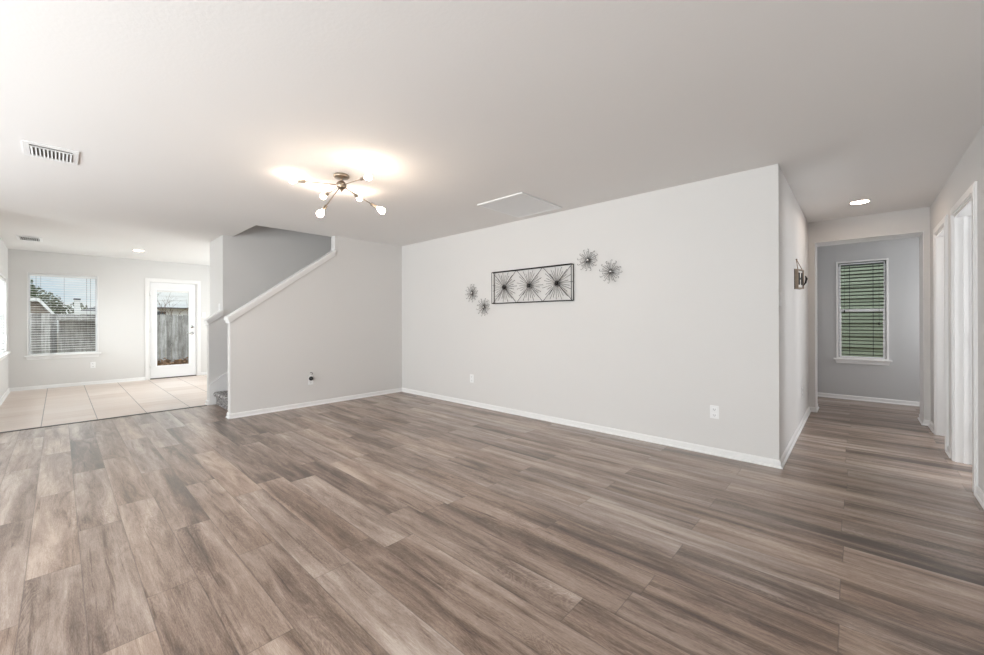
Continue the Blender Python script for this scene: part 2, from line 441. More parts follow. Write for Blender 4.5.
# end room
HWx0, HWx1, HWz0, HWz1 = -.207, .322, .622, 2.08
c = MB()
c.box((HX-.12, EY, 0), (HWx0, EY+.14, H)).box((HWx1, EY, 0), (2.3, EY+.14, H)).box((HWx0, EY, 0), (HWx1, EY+.14, HWz0)).box((HWx0, EY, HWz1), (HWx1, EY+.14, H))
struct(c.build('wall_end_room', 'wall_paint_grey'), 'grey wall with a blind covered window beyond the hall passage', 'wall')
struct(MB().box((HX-.12, OY1, 0), (HX, EY, H)).build('wall_end_room_left', 'wall_paint_grey'))
struct(MB().box((RX+.0, OY1, 0), (2.3, OY1+.1, H)).box((1.6, OY1+.1, 0), (1.7, EY, H)).build('wall_end_room_right', 'wall_paint_grey'))
# rooms behind the right hall wall
c = MB().box((2.2, 3.2, 0), (2.3, 4.15, H)).box((2.2, 5.05, 0), (2.3, 5.75, H)).box((2.2, 6.45, 0), (2.3, 7.1, H))
c.box((2.2, 4.15, 0), (2.3, 5.05, .8)).box((2.2, 4.15, 2.0), (2.3, 5.05, H)).box((2.2, 5.75, 0), (2.3, 6.45, 1.05)).box((2.2, 5.75, 1.95), (2.3, 6.45, H))  # unseen openings added to let the fill lamps into these rooms
c.box((RX+.12, 3.1, 0), (2.3, 3.2, H)).box((RX+.12, 5.36, 0), (2.2, 5.46, H))
struct(c.build('wall_side_rooms', 'wall_paint'))
# stair walls
kz0, ks = 1.253, .732
def kz(y): return kz0 + (y-1.45)*ks
UY = 2.81
c = MB().prism([(1.45, 0), (NY+.12, 0), (NY+.12, H), (UY, H), (UY, kz(UY)), (1.45, kz(1.45))], SX-.12, SX, 'x')
c.box((SX-.12, NY+.12, 0), (SX, 5.8, H))
struct(c.build('wall_stair', 'wall_paint'), 'pale wall with a sloping capped top in front of the stairs', 'wall')
c = MB().prism([(1.475, 0), (5.8, 0), (5.8, 5.0), (Yh0, 5.0), (Yh0, H), (1.65, H), (1.65, 1.35), (1.475, 1.225)], FX-.12, FX, 'x')
struct(c.build('wall_stair_far', 'wall_paint'), 'far side wall of the staircase rising through the ceiling opening', 'wall')
struct(MB().box((-7.70, 1.65, 0), (FX-.12, 4.0, H)).build('wall_kitchen_corner', 'wall_paint'), 'full height wall block left of the stairs', 'wall')
c = MB().box((FX-.12, Yh0-.12, H+.3), (SX, Yh0, 5)).box((SX-.12, Yh0, H+.3), (SX, 5.8, 5)).box((FX-.12, 5.8, 0), (SX, 5.92, 5))
struct(c.build('wall_stairwell', 'wall_paint'))
struct(MB().box((FX-.12, Yh0-.12, 5), (SX, 5.92, 5.1)).build('ceiling_stairwell', 'ceiling_paint'))
# kitchen walls
KWy0, KWy1, KWz0, KWz1 = -.372, .508, .612, 2.098
KDy0, KDy1, KDz = 1.275, 2.105, 2.07
c = MB()
c.box((WX-.14, KS-.12, 0), (WX, KWy0, H)).box((WX-.14, KWy0, 0), (WX, KWy1, KWz0)).box((WX-.14, KWy0, KWz1), (WX, KWy1, H))
c.box((WX-.14, KWy1, 0), (WX, KDy0, H)).box((WX-.14, KDy0, KDz), (WX, KDy1, H)).box((WX-.14, KDy1, 0), (WX, 4.1, H))
struct(c.build('wall_west', 'wall_paint'), 'back wall with the yard window and glazed door', 'wall')
LWx0, LWx1, LWz0, LWz1 = -10.42, -8.75, .72, 1.93
c = MB()
c.box((WX, KS-.12, 0), (LWx0, KS, H)).box((LWx1, KS-.12, 0), (FX, KS, H)).box((LWx0, KS-.12, 0), (LWx1, KS, LWz0)).box((LWx0, KS-.12, LWz1), (LWx1, KS, H))
struct(c.build('wall_kitchen_left', 'wall_paint'), 'wall at the left edge with a bright blind covered window', 'wall')
struct(MB().box((WX, 4.0, 0), (-10.05, 4.1, H)).box((-8.55, 4.0, 0), (-7.7, 4.1, H)).box((-10.05, 4.0, 0), (-8.55, 4.1, .65)).box((-10.05, 4.0, 2.1), (-8.55, 4.1, H)).build('wall_kitchen_right', 'wall_paint'))  # unseen wall; its opening is added to let fill light in
struct(MB().box((FX-.12, SY, 0), (FX, KS-.12, H)).build('wall_living_west', 'wall_paint'))
c = MB()
xs = [FX-.12, -5.6, -3.6, -2.5, -.5, RX+.12]
for i in (0, 2, 4): c.box((xs[i], SY-.12, 0), (xs[i+1], SY, H))
for i in (1, 3):
    c.box((xs[i], SY-.12, 0), (xs[i+1], SY, .55)).box((xs[i], SY-.12, 2.15), (xs[i+1], SY, H))
struct(c.build('wall_south', 'wall_paint'))

# ------------------------------------------------------------------ baseboards (left of travel = into the room)
BP = [(0, 0), (.024, 0), (.024, .006), (.020, .012), (.012, .016), (.012, .050), (.009, .056), (.006, .061), (0, .063)]
def base(name, *paths, label=None):
    b = MB()
    for p in paths: b.sweep(p, BP)
    return struct(b.build(name, 'white_trim'), label, 'baseboard' if label else None)
base('baseboard_north', [(RX, D1[0]-.09), (RX, SY+.03)][::-1] if False else [(PX0, OY1-.02), (PX0, OY0), (HX, OY0), (HX, NY), (SX, NY), (SX, 1.45), (SX-.12, 1.45)],
     label='white baseboard along the art wall, the stair wall and the hall left side')
base('baseboard_stair', [(FX, 1.475), (FX-.12, 1.475), (FX-.12, 1.65), (-7.70, 1.65), (-7.70, 4.0)])
base('baseboard_kitchen', [(-7.7, 4.0), (WX, 4.0), (WX, KDy1+.065)], [(WX, KDy0-.065), (WX, KS), (FX, KS), (FX, SY), (RX, SY), (RX, D1[0]-.085)],
     label='white baseboard under the yard window')
base('baseboard_right', [(RX, D1[1]+.085), (RX, D2[0]-.085)], [(RX, D2[1]+.085), (RX, OY0), (PX1, OY0), (PX1, OY1), (RX, OY1), (1.6, OY1+.1), (1.6, EY), (HX, EY), (HX, EY-.02)],
     label='white baseboard on the right side of the hall and in the end room')

# ------------------------------------------------------------------ windows
def MW(u, w, z): return (WX+w, u, z)       # back wall, room towards +X
def MN(u, w, z): return (u, EY-w, z)       # end wall, room towards -Y
def ML(u, w, z): return (u, KS+w, z)       # kitchen left wall, room towards +Y
def MR(u, w, z): return (RX-w, u, z)       # right hall wall, room towards -X
def MSo(u, w, z): return (u, SY+w, z)
def ME(u, w, z): return (2.2-w, u, z)

def frame(b, u0, u1, z0, z1, t, w0, w1, bev=0):
    b.box((u0, w0, z0), (u0+t, w1, z1), bev); b.box((u1-t, w0, z0), (u1, w1, z1), bev)
    b.box((u0+t, w0, z0), (u1-t, w1, z0+t), bev); b.box((u0+t, w0, z1-t), (u1-t, w1, z1), bev)
def window(name, F, u0, u1, z0, z1, casing=.0, sill=True, rail=True, depth=.12, label=None, casew=.02, sw=None):
    sw = -depth if sw is None else sw
    b = MB(F); frame(b, u0, u1, z0, z1, .014, -depth, -depth+.05)
    win = struct(b.build(name, 'white_vinyl'), label, 'window' if label else None)
    zm = z0 + (z1-z0)*.5
    b = MB(F)
    if rail:
        frame(b, u0+.014, u1-.014, zm-.018, z1-.014, .014, sw+.008, sw+.024)
        frame(b, u0+.014, u1-.014, z0+.014, zm+.018, .022, sw+.026, sw+.045)
    else:
        frame(b, u0+.014, u1-.014, z0+.014, z1-.014, .010, -depth+.01, -depth+.04)
    b.build('window_sash', 'white_vinyl', win)
    MB(F).box((u0+.02, -depth+.014, z0+.02), (u1-.02, -depth+.018, z1-.02)).build('window_pane', 'glass', win)
    if casing:
        b = MB(F); frame(b, u0-casing, u1+casing, z0, z1+casing, casing, .0005, casew)
        b.build('window_casing', 'white_trim', win)
    if sill:
        e = casing+.035
        b = MB(F); b.box((u0-e, .0005, z0-.022), (u1+e, .05, z0+.002), .005); b.box((u0+.001, -depth+.05, z0-.02), (u1-.001, .002, z0+.002))
        b.prism([(u0-e+.02, z0-.022), (u1+e-.02, z0-.022), (u1+e-.035, z0-.075), (u0-e+.035, z0-.075)], .0005, .018, 'y')
        b.build('window_sill', 'white_trim', win)
    return win
def blind(F, u0, u1, z0, z1, tilt, label, pitch=.044, width=.048, w=-.035, cords=(.09, .91), tassels=(), mat='blind_white', cmat='silver_wire', cw=.0012):
    bl = thing('window_blind', F((u0+u1)/2, w, z1), label, 'window blind')
    b = MB(F); b.box((u0, w-.028, z1-.045), (u1, w+.028, z1-.002), .004); b.build('headrail', mat, bl)
    b = MB(F); z = z1-.07; ca, sa = math.cos(tilt)*width/2, math.sin(tilt)*width/2
    while z > z0+.045:
        n = 4; top = []; bot = []
        pts = []
        for i in range(n+1):
            q = -1+2*i/n; cr = .0035*(1-q*q)
            pts.append((w+q*ca, z+q*sa+cr+.0008))
        for i in range(n, -1, -1):
            q = -1+2*i/n; cr = .0035*(1-q*q)
            pts.append((w+q*ca, z+q*sa+cr-.0014))
        A = [b.bm.verts.new(F(u0+.004, p, q)) for p, q in pts]; B = [b.bm.verts.new(F(u1-.004, p, q)) for p, q in pts]
        k = len(pts)
        b.bm.faces.new(A); b.bm.faces.new(B[::-1])
        for i in range(k): b.bm.faces.new([A[i], B[i], B[(i+1) % k], A[(i+1) % k]])
        z -= pitch
    b.build('slats', mat, bl)
    b = MB(F); b.box((u0+.004, w-.025, z0+.006), (u1-.004, w+.025, z0+.026), .003); b.build('bottom_rail', mat, bl)
    for cfr in cords:
        u = u0+(u1-u0)*cfr
        b = MB(F)
        for ww in (w-width/2-.002, w+width/2+.002): b.box((u-cw, ww-.0008, z0+.02), (u+cw, ww+.0008, z1-.04))
        b.build('ladder_cord', cmat, bl)
    for tf, ln in tassels:
        u = u0+(u1-u0)*tf; ww = max(w+width/2+.012, .002)
        b = MB(F); b.tube([(u, ww, z1-.04), (u, ww, z1-ln)], .0018, 6); b.build('pull_cord', cmat, bl)
        b = MB(F); b.tube([(u, ww, z1-ln+.004), (u, ww, z1-ln-.03), (u, ww, z1-ln-.045)], [.004, .010, .007], 10); b.build('tassel', 'black_plastic', bl)
    return bl

window('window_1', MW, KWy0, KWy1, KWz0, KWz1, casing=.014, rail=False, casew=.008, depth=.09, label='square white window facing the yard fence')
blind(MW, KWy0+.006, KWy1-.006, KWz0+.004, KWz1-.004, R(1), 'open white slat blind in the window facing the wooden fence', cords=(.10, .165, .5, .84, .90))
window('window_2', MN, HWx0, HWx1, HWz0, HWz1, casing=.022, casew=.012, depth=.12, sw=-.05, label='narrow double hung window in the end room')
blind(MN, HWx0+.004, HWx1-.004, HWz0+.004, HWz1-.004, R(17), 'dark slat blind in the narrow window at the end of the hall', cords=(.24, .74), tassels=((.13, .72), (.86, .90)), w=-.072, pitch=.053, mat='blind_dark', cmat='black_plastic', cw=.003)
window('window_3', ML, LWx0, LWx1, LWz0, LWz1, casing=.022, rail=True, casew=.008, label='bright window cut by the left edge of the view')
blind(ML, LWx0+.004, LWx1-.004, LWz0+.004, LWz1-.004, R(-14), 'bright slat blind on the window at the left edge', pitch=.044)
window('added_window', lambda u, w, z: (u, 4.0-w, z), -10.05, -8.55, .65, 2.1, casing=.03, depth=.09)  # made-up window out of view, added to carry the kitchen fill lamp
window('window_4', MSo, -5.6, -3.6, .55, 2.15, casing=.03)
window('window_5', MSo, -2.5, -.5, .55, 2.15, casing=.03)

# ------------------------------------------------------------------ doors
def casing(name, F, u0, u1, zt, cw=.062, jd=.12, label=None, cat=None, both=True):
    b = MB(F)
    for s_, e in ((u0, -1), (u1, 1)):
        b.box((s_, .0005, 0), (s_+e*cw, .013, zt+cw)); b.box((s_+e*.012, .0125, 0), (s_+e*(cw-.016), .018, zt+cw-.016))
    b.box((u0, .0005, zt), (u1, .013, zt+cw)); b.box((u0-.012, .0125, zt+.012), (u1+.012, .018, zt+cw-.016))
    o = struct(b.build(name, 'white_trim'), label, cat)
    b = MB(F); b.box((u0, -jd-.002, 0), (u0+.018, .004, zt)); b.box((u1-.018, -jd-.002, 0), (u1, .004, zt)); b.box((u0+.018, -jd-.002, zt-.018), (u1-.018, .004, zt))
    b.box((u0+.018, -jd*.62, 0), (u0+.03, -jd*.62+.03, zt-.018)); b.box((u1-.03, -jd*.62, 0), (u1-.018, -jd*.62+.03, zt-.018))
    b.build('door_jamb', 'white_trim', o)
    return o
# glazed back door
casing('trim_2', MW, KDy0, KDy1, KDz, cw=.062, jd=.14, label='white casing of the glazed back door', cat='door casing')
y0, y1, z0, z1 = KDy0+.022, KDy1-.022, .02, KDz-.022
gy0, gy1, gz0, gz1 = 1.405, 1.953, .275, 1.885
dw0, dw1 = -.058, -.014
b = MB(MW)
b.box((y0, dw0, z0), (gy0, dw1, z1)).box((gy1, dw0, z0), (y1, dw1, z1)).box((gy0, dw0, z0), (gy1, dw1, gz0)).box((gy0, dw0, gz1), (gy1, dw1, z1))
door = struct(b.build('door_1', 'white_door'), 'white back door with one tall glass pane', 'door')
b = MB(MW); frame(b, gy0-.028, gy1+.028, gz0-.028, gz1+.028, .03, dw1-.001, dw1+.010, .003); b.build('glass_bead', 'white_vinyl', door)
MB(MW).box((gy0, -.040, gz0), (gy1, -.034, gz1)).build('door_pane', 'glass', door)
b = MB(MW); b.box((gy0+.004, -.033, gz1-.03), (gy1-.004, -.016, gz1-.003)); b.box((gy0+.01, -.031, gz1-.036), (gy1-.01, -.02, gz1-.031)); b.build('door_blind_rail', 'grille_white', door)
yk = y1-.07
b = MB(); b.lathe((WX+dw1, yk, 1.095), (1, 0, 0), [(0, 0), (.032, 0), (.032, .006), (.026, .014), (.012, .016), (.012, .03), (0, .03)], 20); b.box((WX+dw1+.016, yk-.018, 1.088), (WX+dw1+.034, yk+.018, 1.102), .003)
b.build('deadbolt', 'chrome', door)
b = MB(); b.lathe((WX+dw1, yk, .955), (1, 0, 0), [(0, 0), (.032, 0), (.032, .006), (.024, .014), (.010, .016), (.010, .045), (0, .045)], 20)
b.tube([(WX+dw1+.043, yk+.005, .955), (WX+dw1+.046, yk-.05, .955), (WX+dw1+.04, yk-.11, .953)], [.009, .008, .006], 10)
b.build('door_handle', 'chrome', door)
for z in (.28, 1.03, 1.8):
    MB().tube([(WX+.002, KDy0+.020, z-.045), (WX+.002, KDy0+.020, z+.045)], .008, 10).build('hinge', 'grille_white', door)
MB(MW).box((KDy0+.018, -.12, .0), (KDy1-.018, -.004, .018)).build('door_threshold', 'strip_metal', door)

# hall doorways with open panel doors
def open_door(name, yf, label, width):
    """slab standing at right angles to the hall, hinged at the far jamb"""
    xa = RX+.125; xb = xa+width; ya, yb = yf-.040, yf-.005
    b = MB(); b.box((xa, ya+.006, .012), (xb, yb-.006, 2.07))
    st = .11
    def rails(yy0, yy1):
        b.box((xa, yy0, .012), (xa+st, yy1, 2.07)); b.box((xb-st, yy0, .012), (xb, yy1, 2.07)); b.box(((xa+xb)/2-.05, yy0, .012), ((xa+xb)/2+.05, yy1, 2.07))
        for za, zb in ((.012, .22), (.82, .95), (1.58, 1.68), (1.96, 2.07)): b.box((xa+st, yy0, za), (xb-st, yy1, zb))
    rails(ya, ya+.0062); rails(yb-.0062, yb)
    d = struct(b.build(name, 'white_door'), label, 'door')
    for z in (.25, 1.05, 1.85): MB().tube([(xa-.004, ya-.003, z-.045), (xa-.004, ya-.003, z+.045)], .006, 8).build('hinge', 'nickel', d)
    b = MB(); xk = xb-.06
    for s_ in (-1, 1):
        yy = ya if s_ < 0 else yb
        b.lathe((xk, yy, .95), (0, s_, 0), [(0, 0), (.03, 0), (.03, .006), (.012, .012), (.012, .03), (.026, .04), (.028, .052), (.018, .062), (0, .064)], 18)
    b.build('door_knob', 'nickel', d)
    return d
casing('trim_3', MR, D1[0], D1[1], DT, cw=.075, label='white casing of the nearer hall doorway', cat='door casing')
casing('trim_4', MR, D2[0], D2[1], DT, cw=.075, label='white casing of the farther hall doorway', cat='door casing')
open_door('door_2', D1[1]-.012, 'open white panel door in the nearer hall doorway', .74)
open_door('door_3', D2[1]-.012, 'open white panel door in the farther hall doorway', .62)
b = MB(); b.box((HX, 7.96, 0), (HX+.016, 8.05, 2.19)); b.box((HX, 7.3, 2.11), (HX+.016, 7.96, 2.19)); b.box((HX, 7.3, 0), (HX+.016, 7.38, 2.11))
struct(b.build('trim_5', 'white_trim'), 'white door casing glimpsed at the left of the end room', 'door casing')
MB().box((HX, 7.38, .01), (HX+.006, 7.96, 2.11)).build('door_4', 'white_door')['kind'] = 'structure'

# ------------------------------------------------------------------ stair caps, skirt, carpeted stairs
def cap(name, xw0, xw1, ya, yb, z_a, slope, label, over=.032):
    """sloping cap board over a low wall whose top is z_a at ya"""
    z = lambda y: z_a+(y-ya)*slope
    b = MB()
    b.prism([(ya-.03, z(ya-.03)), (yb, z(yb)), (yb, z(yb)+.034), (ya-.03, z(ya-.03)+.034)], xw0-over, xw1+over, 'x')
    b.prism([(ya-.03, z(ya-.03)+.034), (yb, z(yb)+.034), (yb, z(yb)+.040), (ya-.03, z(ya-.03)+.040)], xw0-over+.006, xw1+over-.006, 'x')
    for xa, xb in ((xw0-.018, xw0), (xw1, xw1+.018)):
        b.prism([(ya-.018, z(ya-.018)-.045), (yb, z(yb)-.045), (yb, z(yb)), (ya-.018, z(ya-.018))], xa, xb, 'x')
    b.prism([(ya-.018, z(ya-.018)-.045), (ya, z(ya)-.045), (ya, z(ya)), (ya-.018, z(ya-.018))], xw0, xw1, 'x')
    return struct(b.build(name, 'white_trim'), label, 'trim')
cap('trim_6', SX-.12, SX, 1.45, UY, kz(1.45), ks, 'long white sloping cap on the stair wall')
cap('trim_7', FX-.12, FX, 1.475, 1.65, 1.225, ks, 'short white cap on the low wall left of the stairs')
b = MB().prism([(1.476, .0), (1.476, .27), (1.50, .30), (5.2, .30+3.7*.71), (5.2, 0)], FX+.0005, FX+.016, 'x')
b.prism([(1.476, .27), (1.50, .30), (5.2, .30+3.7*.71), (5.2, .312+3.7*.71), (1.495, .312), (1.472, .28)], FX+.0005, FX+.020, 'x')
struct(b.build('trim_8', 'white_trim'), 'white skirt board along the carpeted stairs', 'trim')
st = thing('staircase', (-6.4, 1.56, 0), 'grey speckled carpeted stairs behind the sloping wall', 'stairs')
rise, run = .185, .262
for i in range(14):
    ya = 1.56+i*run; zt = rise*(i+1)
    if ya+run > 5.6: break
    b = MB(); r_ = .034
    pts = [(ya, max(.001, zt-rise)), (ya, zt-2*r_-.006)]
    for k in range(9):
        a = R(265-k*21.5); pts.append((ya-.004+r_*math.cos(a), zt-r_+r_*math.sin(a)))
    pts += [(ya+run-.001, zt), (ya+run-.001, max(.001, zt-rise))]
    b.prism(pts, FX+.022, SX-.122, 'x')
    b.build('step', 'carpet', st)

# ------------------------------------------------------------------ ceiling fixture
hub = Vector((-3.33, 1.68, 2.41))
fx = thing('ceiling_light', (hub.x, hub.y, H), 'brushed metal ceiling light with six arms ending in lit bulbs', 'ceiling light')
MB().lathe((hub.x, hub.y, H), (0, 0, -1), [(0, 0), (.062, 0), (.066, .004), (.066, .020), (.060, .026), (.02, .030), (0, .030)], 32).build('canopy', 'nickel', fx)
MB().tube([(hub.x, hub.y, H-.028), (hub.x, hub.y, hub.z+.035)], .011, 14).build('stem', 'nickel', fx)
b = MB(); b.ball(tuple(hub), .043, 24, .95); b.lathe((hub.x, hub.y, hub.z-.038), (0, 0, -1), [(0, -.004), (.014, -.002), (.012, .008), (.006, .014), (.005, .02), (0, .022)], 16); b.build('hub', 'nickel', fx)
arms = [(-.315, -.287, .046), (-.425, .036, .004), (.150, -.252, -.322), (.305, .203, -.235), (.425, .008, -.03), (-.285, .325, .022)]
for a in arms:
    v = Vector(a); L = v.length; d = v.normalized()
    p = lambda q: tuple(hub+d*q)
    arm = MB().tube([p(.035), p(L-.085)], .0042, 10).build('arm', 'nickel', fx)
    MB().lathe(p(L-.110), d, [(0, 0), (.008, 0), (.0135, .006), (.0135, .066), (.0115, .07), (0, .07)], 18).build('socket', 'nickel', arm)
    MB().lathe(p(L-.041), d, [(.0, 0), (.010, .0), (.012, .012), (.022, .030), (.0275, .048), (.0265, .060), (.018, .072), (.0, .077)], 20).build('bulb', 'bulb_glow', arm)

def downlight(x, y, r, label):
    d = thing('recessed_light', (x, y, H), label, 'recessed light')
    MB().lathe((x, y, H), (0, 0, -1), [(r, 0), (r+.022, 0), (r+.022, .003), (r+.004, .006), (r, .004), (r, 0)], 32).build('trim_ring', 'white_trim', d)
    MB().lathe((x, y, H-.0005), (0, 0, -1), [(0, .0), (r, .0), (r-.002, .003), (0, .0045)], 32).build('lens', 'downlight_glow', d)
downlight(.03, 5.92, .075, 'round recessed light glowing in the hall ceiling')
downlight(-9.53, .975, .07, 'small round recessed light in the ceiling before the back door')
downlight(-9.53, 3.0, .07, 'added unseen recessed light in the ceiling behind the wall block')  # extra lamp out of view, added to brighten the kitchen

# ------------------------------------------------------------------ ceiling vents and grille
def vent(x0, x1, y0, y1, label, n=11):
    v = thing('ceiling_vent', ((x0+x1)/2, (y0+y1)/2, H), label, 'air vent', 'ceiling supply vents')
    b = MB(); t_ = .045; z0, z1 = H-.008, H-.0005
    b.box((x0, y0, z0), (x0+t_, y1, z1)).box((x1-t_, y0, z0), (x1, y1, z1)).box((x0+t_, y0, z0), (x1-t_, y0+t_*.7, z1)).box((x0+t_, y1-t_*.7, z0), (x1-t_, y1, z1))
    b.build('frame', 'plate_white', v)
    MB().box((x0+t_, y0+t_*.7, H-.0025), (x1-t_, y1-t_*.7, H-.0008)).build('duct_opening', 'duct_dark', v)
    b = MB(); L = (y1-y0)-1.4*t_
    for i in range(n):
        y = y0+.7*t_+L*(i+.5)/n
        b.prism([(y-.0065, H-.003), (y-.0045, H-.003), (y+.0065, H-.014), (y+.0045, H-.014)], x0+t_+.02, x1-t_-.03, 'y') if False else b.bm
        A = []
        for xx in (x0+t_+.012, x1-t_-.05):
            A.append([b.bm.verts.new((xx, y+dy, zz)) for dy, zz in ((-.006, H-.003), (-.0035, H-.003), (.006, H-.014), (.0035, H-.014))])
        b.bm.faces.new(A[0]); b.bm.faces.new(A[1][::-1])
        for k in range(4): b.bm.faces.new([A[0][k], A[1][k], A[1][(k+1) % 4], A[0][(k+1) % 4]])
    b.build('louvres', 'plate_white', v)
    MB().box((x1-t_-.048, y0+.7*t_, H-.011), (x1-t_-.040, y1-.7*t_, H-.003)).build('crossbar', 'plate_white', v)
    MB().box((x0+t_+.004, y0+.7*t_, H-.011), (x0+t_+.010, y1-.7*t_, H-.003)).build('crossbar', 'plate_white', v)
    return v
vent(-4.67, -4.31, -.175, .105, 'white louvred ceiling vent nearest the camera at the upper left')
vent(-9.58, -9.10, -.43, -.17, 'small distant ceiling vent above the yard window', 9)
g = thing('return_air_grille', (-2.77, 3.5, H), 'large square white return air grille in the ceiling above the art wall', 'air grille')
x0, x1, y0, y1 = -3.08, -2.45, 3.12, 3.86
b = MB(); t_ = .03
b.box((x0, y0, H-.014), (x0+t_, y1, H-.0005), .003).box((x1-t_, y0, H-.014), (x1, y1, H-.0005), .003).box((x0+t_, y0, H-.014), (x1-t_, y0+t_, H-.0005), .003).box((x0+t_, y1-t_, H-.014), (x1-t_, y1, H-.0005), .003)
b.build('frame', 'plate_white', g)
MB().box((x0+t_, y0+t_, H-.0025), (x1-t_, y1-t_, H-.0008)).build('duct_opening', 'grille_white', g)
b = MB(); n = 30
for i in range(n):
    xx = x0+t_+(x1-x0-2*t_)*(i+.5)/n
    A = []
    for yy in (y0+t_, y1-t_):
        A.append([b.bm.verts.new((xx+dx, yy, zz)) for dx, zz in ((.009, H-.003), (.006, H-.003), (-.009, H-.012), (-.006, H-.012))])
    b.bm.faces.new(A[0]); b.bm.faces.new(A[1][::-1])
    for k in range(4): b.bm.faces.new([A[0][k], A[1][k], A[1][(k+1) % 4], A[0][(k+1) % 4]])
b.build('louvres', 'plate_white', g)

# ------------------------------------------------------------------ outlets and switches
def plate(name, F, u, z, label, cat, kind='outlet', group=None, w_=.072, h_=.117):
    o = thing(name, F(u, 0, z), label, cat, group)
    MB(F).box((u-w_/2, .0005, z-h_/2), (u+w_/2, .006, z+h_/2), .002).build('cover_plate', 'plate_white', o)
    if kind == 'outlet':
        for dz in (-.026, .026):
            rc = MB(F).box((u-.017, .005, z+dz-.014), (u+.017, .0078, z+dz+.014), .0012).build('receptacle', 'plate_white', o)
            b = MB(F); b.box((u-.009, .0074, z+dz-.005), (u-.0065, .0082, z+dz+.006)); b.box((u+.0065, .0074, z+dz-.005), (u+.009, .0082, z+dz+.006)); b.box((u-.0025, .0074, z+dz-.011), (u+.0025, .0082, z+dz-.007))
            b.build('slots', 'dark_slot', rc)
    else:
        MB(F).box((u-.016, .005, z-.033), (u+.016, .009, z+.033), .002).build('rocker', 'plate_white', o)
    return o
def MNo(u, w, z): return (u, NY-w, z)
def MSt(u, w, z): return (SX+w, u, z)
def MHl(u, w, z): return (HX+w, u, z)
def MPi(u, w, z): return (u, 1.65-w, z)
plate('wall_outlet', MNo, -4.063, .387, 'white wall outlet low on the art wall near the inner corner', 'outlet')
plate('wall_outlet', MNo, -.947, .385, 'white wall outlet low on the art wall near the hall', 'outlet')
plate('wall_outlet', MW, .445, .377, 'white wall outlet below the yard window', 'outlet')
plate('wall_outlet', MHl, 5.85, .37, 'white wall outlet low on the left side of the hall', 'outlet')
plate('light_switch', MW, 2.225, 1.36, 'white light switch right of the glazed back door', 'light switch', 'switch')
plate('light_switch', MHl, 4.07, 1.39, 'white light switch at the corner where the hall begins', 'light switch', 'switch')
plate('light_switch', MPi, -7.13, 1.43, 'pale light switch on the wall block just above the short cap', 'light switch', 'switch')
plate('wall_outlet', MSt, 2.44, .365, 'white wall outlet with a black plug on the stair wall', 'outlet')
nl = thing('plug_adapter', (SX, 2.44, .40), 'small black plug adapter pushed into the stair wall outlet', 'plug')
b = MB(MSt); b.lathe((2.44, .009, .395), (1, 0, 0), [(0, 0), (.028, 0), (.030, .012), (.024, .03), (.012, .036), (0, .037)], 20); b.build('plug_body', 'black_plastic', nl)
b = MB(MSt); b.box((2.418, .008, .425), (2.462, .026, .445), .003); b.build('sensor_cap', 'plate_white', nl)
b = MB(MSt); b.tube([(2.455, .014, .443), (2.462, .02, .47), (2.45, .02, .482), (2.43, .018, .478)], .004, 8); b.build('antenna_loop', 'silver_wire', nl)

# ------------------------------------------------------------------ metal wall art
fr_ = thing('wall_art_panel', (-3.007, NY, 1.443), 'rectangular black metal wall panel with three wire starbursts', 'wall art')
ax0, ax1, az0, az1 = -3.62, -2.392, 1.446, 1.862
w1, w0 = .010, .056
b = MB(MNo)
def bar(p, q, r=.0055):
    b.tube([p, q], r, 4, smooth=False)
for ww in (w0, w1):
    bar((ax0, ww, az0), (ax1, ww, az0)); bar((ax0, ww, az1), (ax1, ww, az1)); bar((ax0, ww, az0), (ax0, ww, az1)); bar((ax1, ww, az0), (ax1, ww, az1))
for u in (ax0, ax1):
    for z in (az0, az1): bar((u, w1, z), (u, w0, z))
b.build('box_frame', 'black_metal', fr_)
pw = (ax1-ax0)/3; zc = (az0+az1)/2
for i in range(3):
    ua, ub = ax0+pw*i, ax0+pw*(i+1); uc = (ua+ub)/2
    b = MB(MNo); b.tube([(ua, .035, az0), (ub, .035, az1)], .0028, 6); b.tube([(ua, .037, az1), (ub, .037, az0)], .0028, 6)
    b.build('cross_rods', 'black_metal', fr_)
    b = MB(MNo); rg = random.Random(i)
    for k in range(30):
        a = 2*math.pi*k/30+rg.uniform(-.04, .04); L = .205 if k % 2 == 0 else .165
        L *= rg.uniform(.92, 1.05)
        if abs(math.sin(a))*L > .192: L = .192/abs(math.sin(a))
        b.tube([(uc+math.cos(a)*.012, .042, zc+math.sin(a)*.012), (uc+math.cos(a)*L, .034, zc+math.sin(a)*L)], [.0016, .0028], 5)
    sb = b.build('starburst_wires', 'bronze_wire', fr_)
    b = MB(MNo); b.lathe((uc, .03, zc), (0, -1, 0), [(0, 0), (.016, 0), (.021, .008), (.021, .03), (.016, .036), (0, .037)], 18); b.build('starburst_hub', 'black_metal', sb)
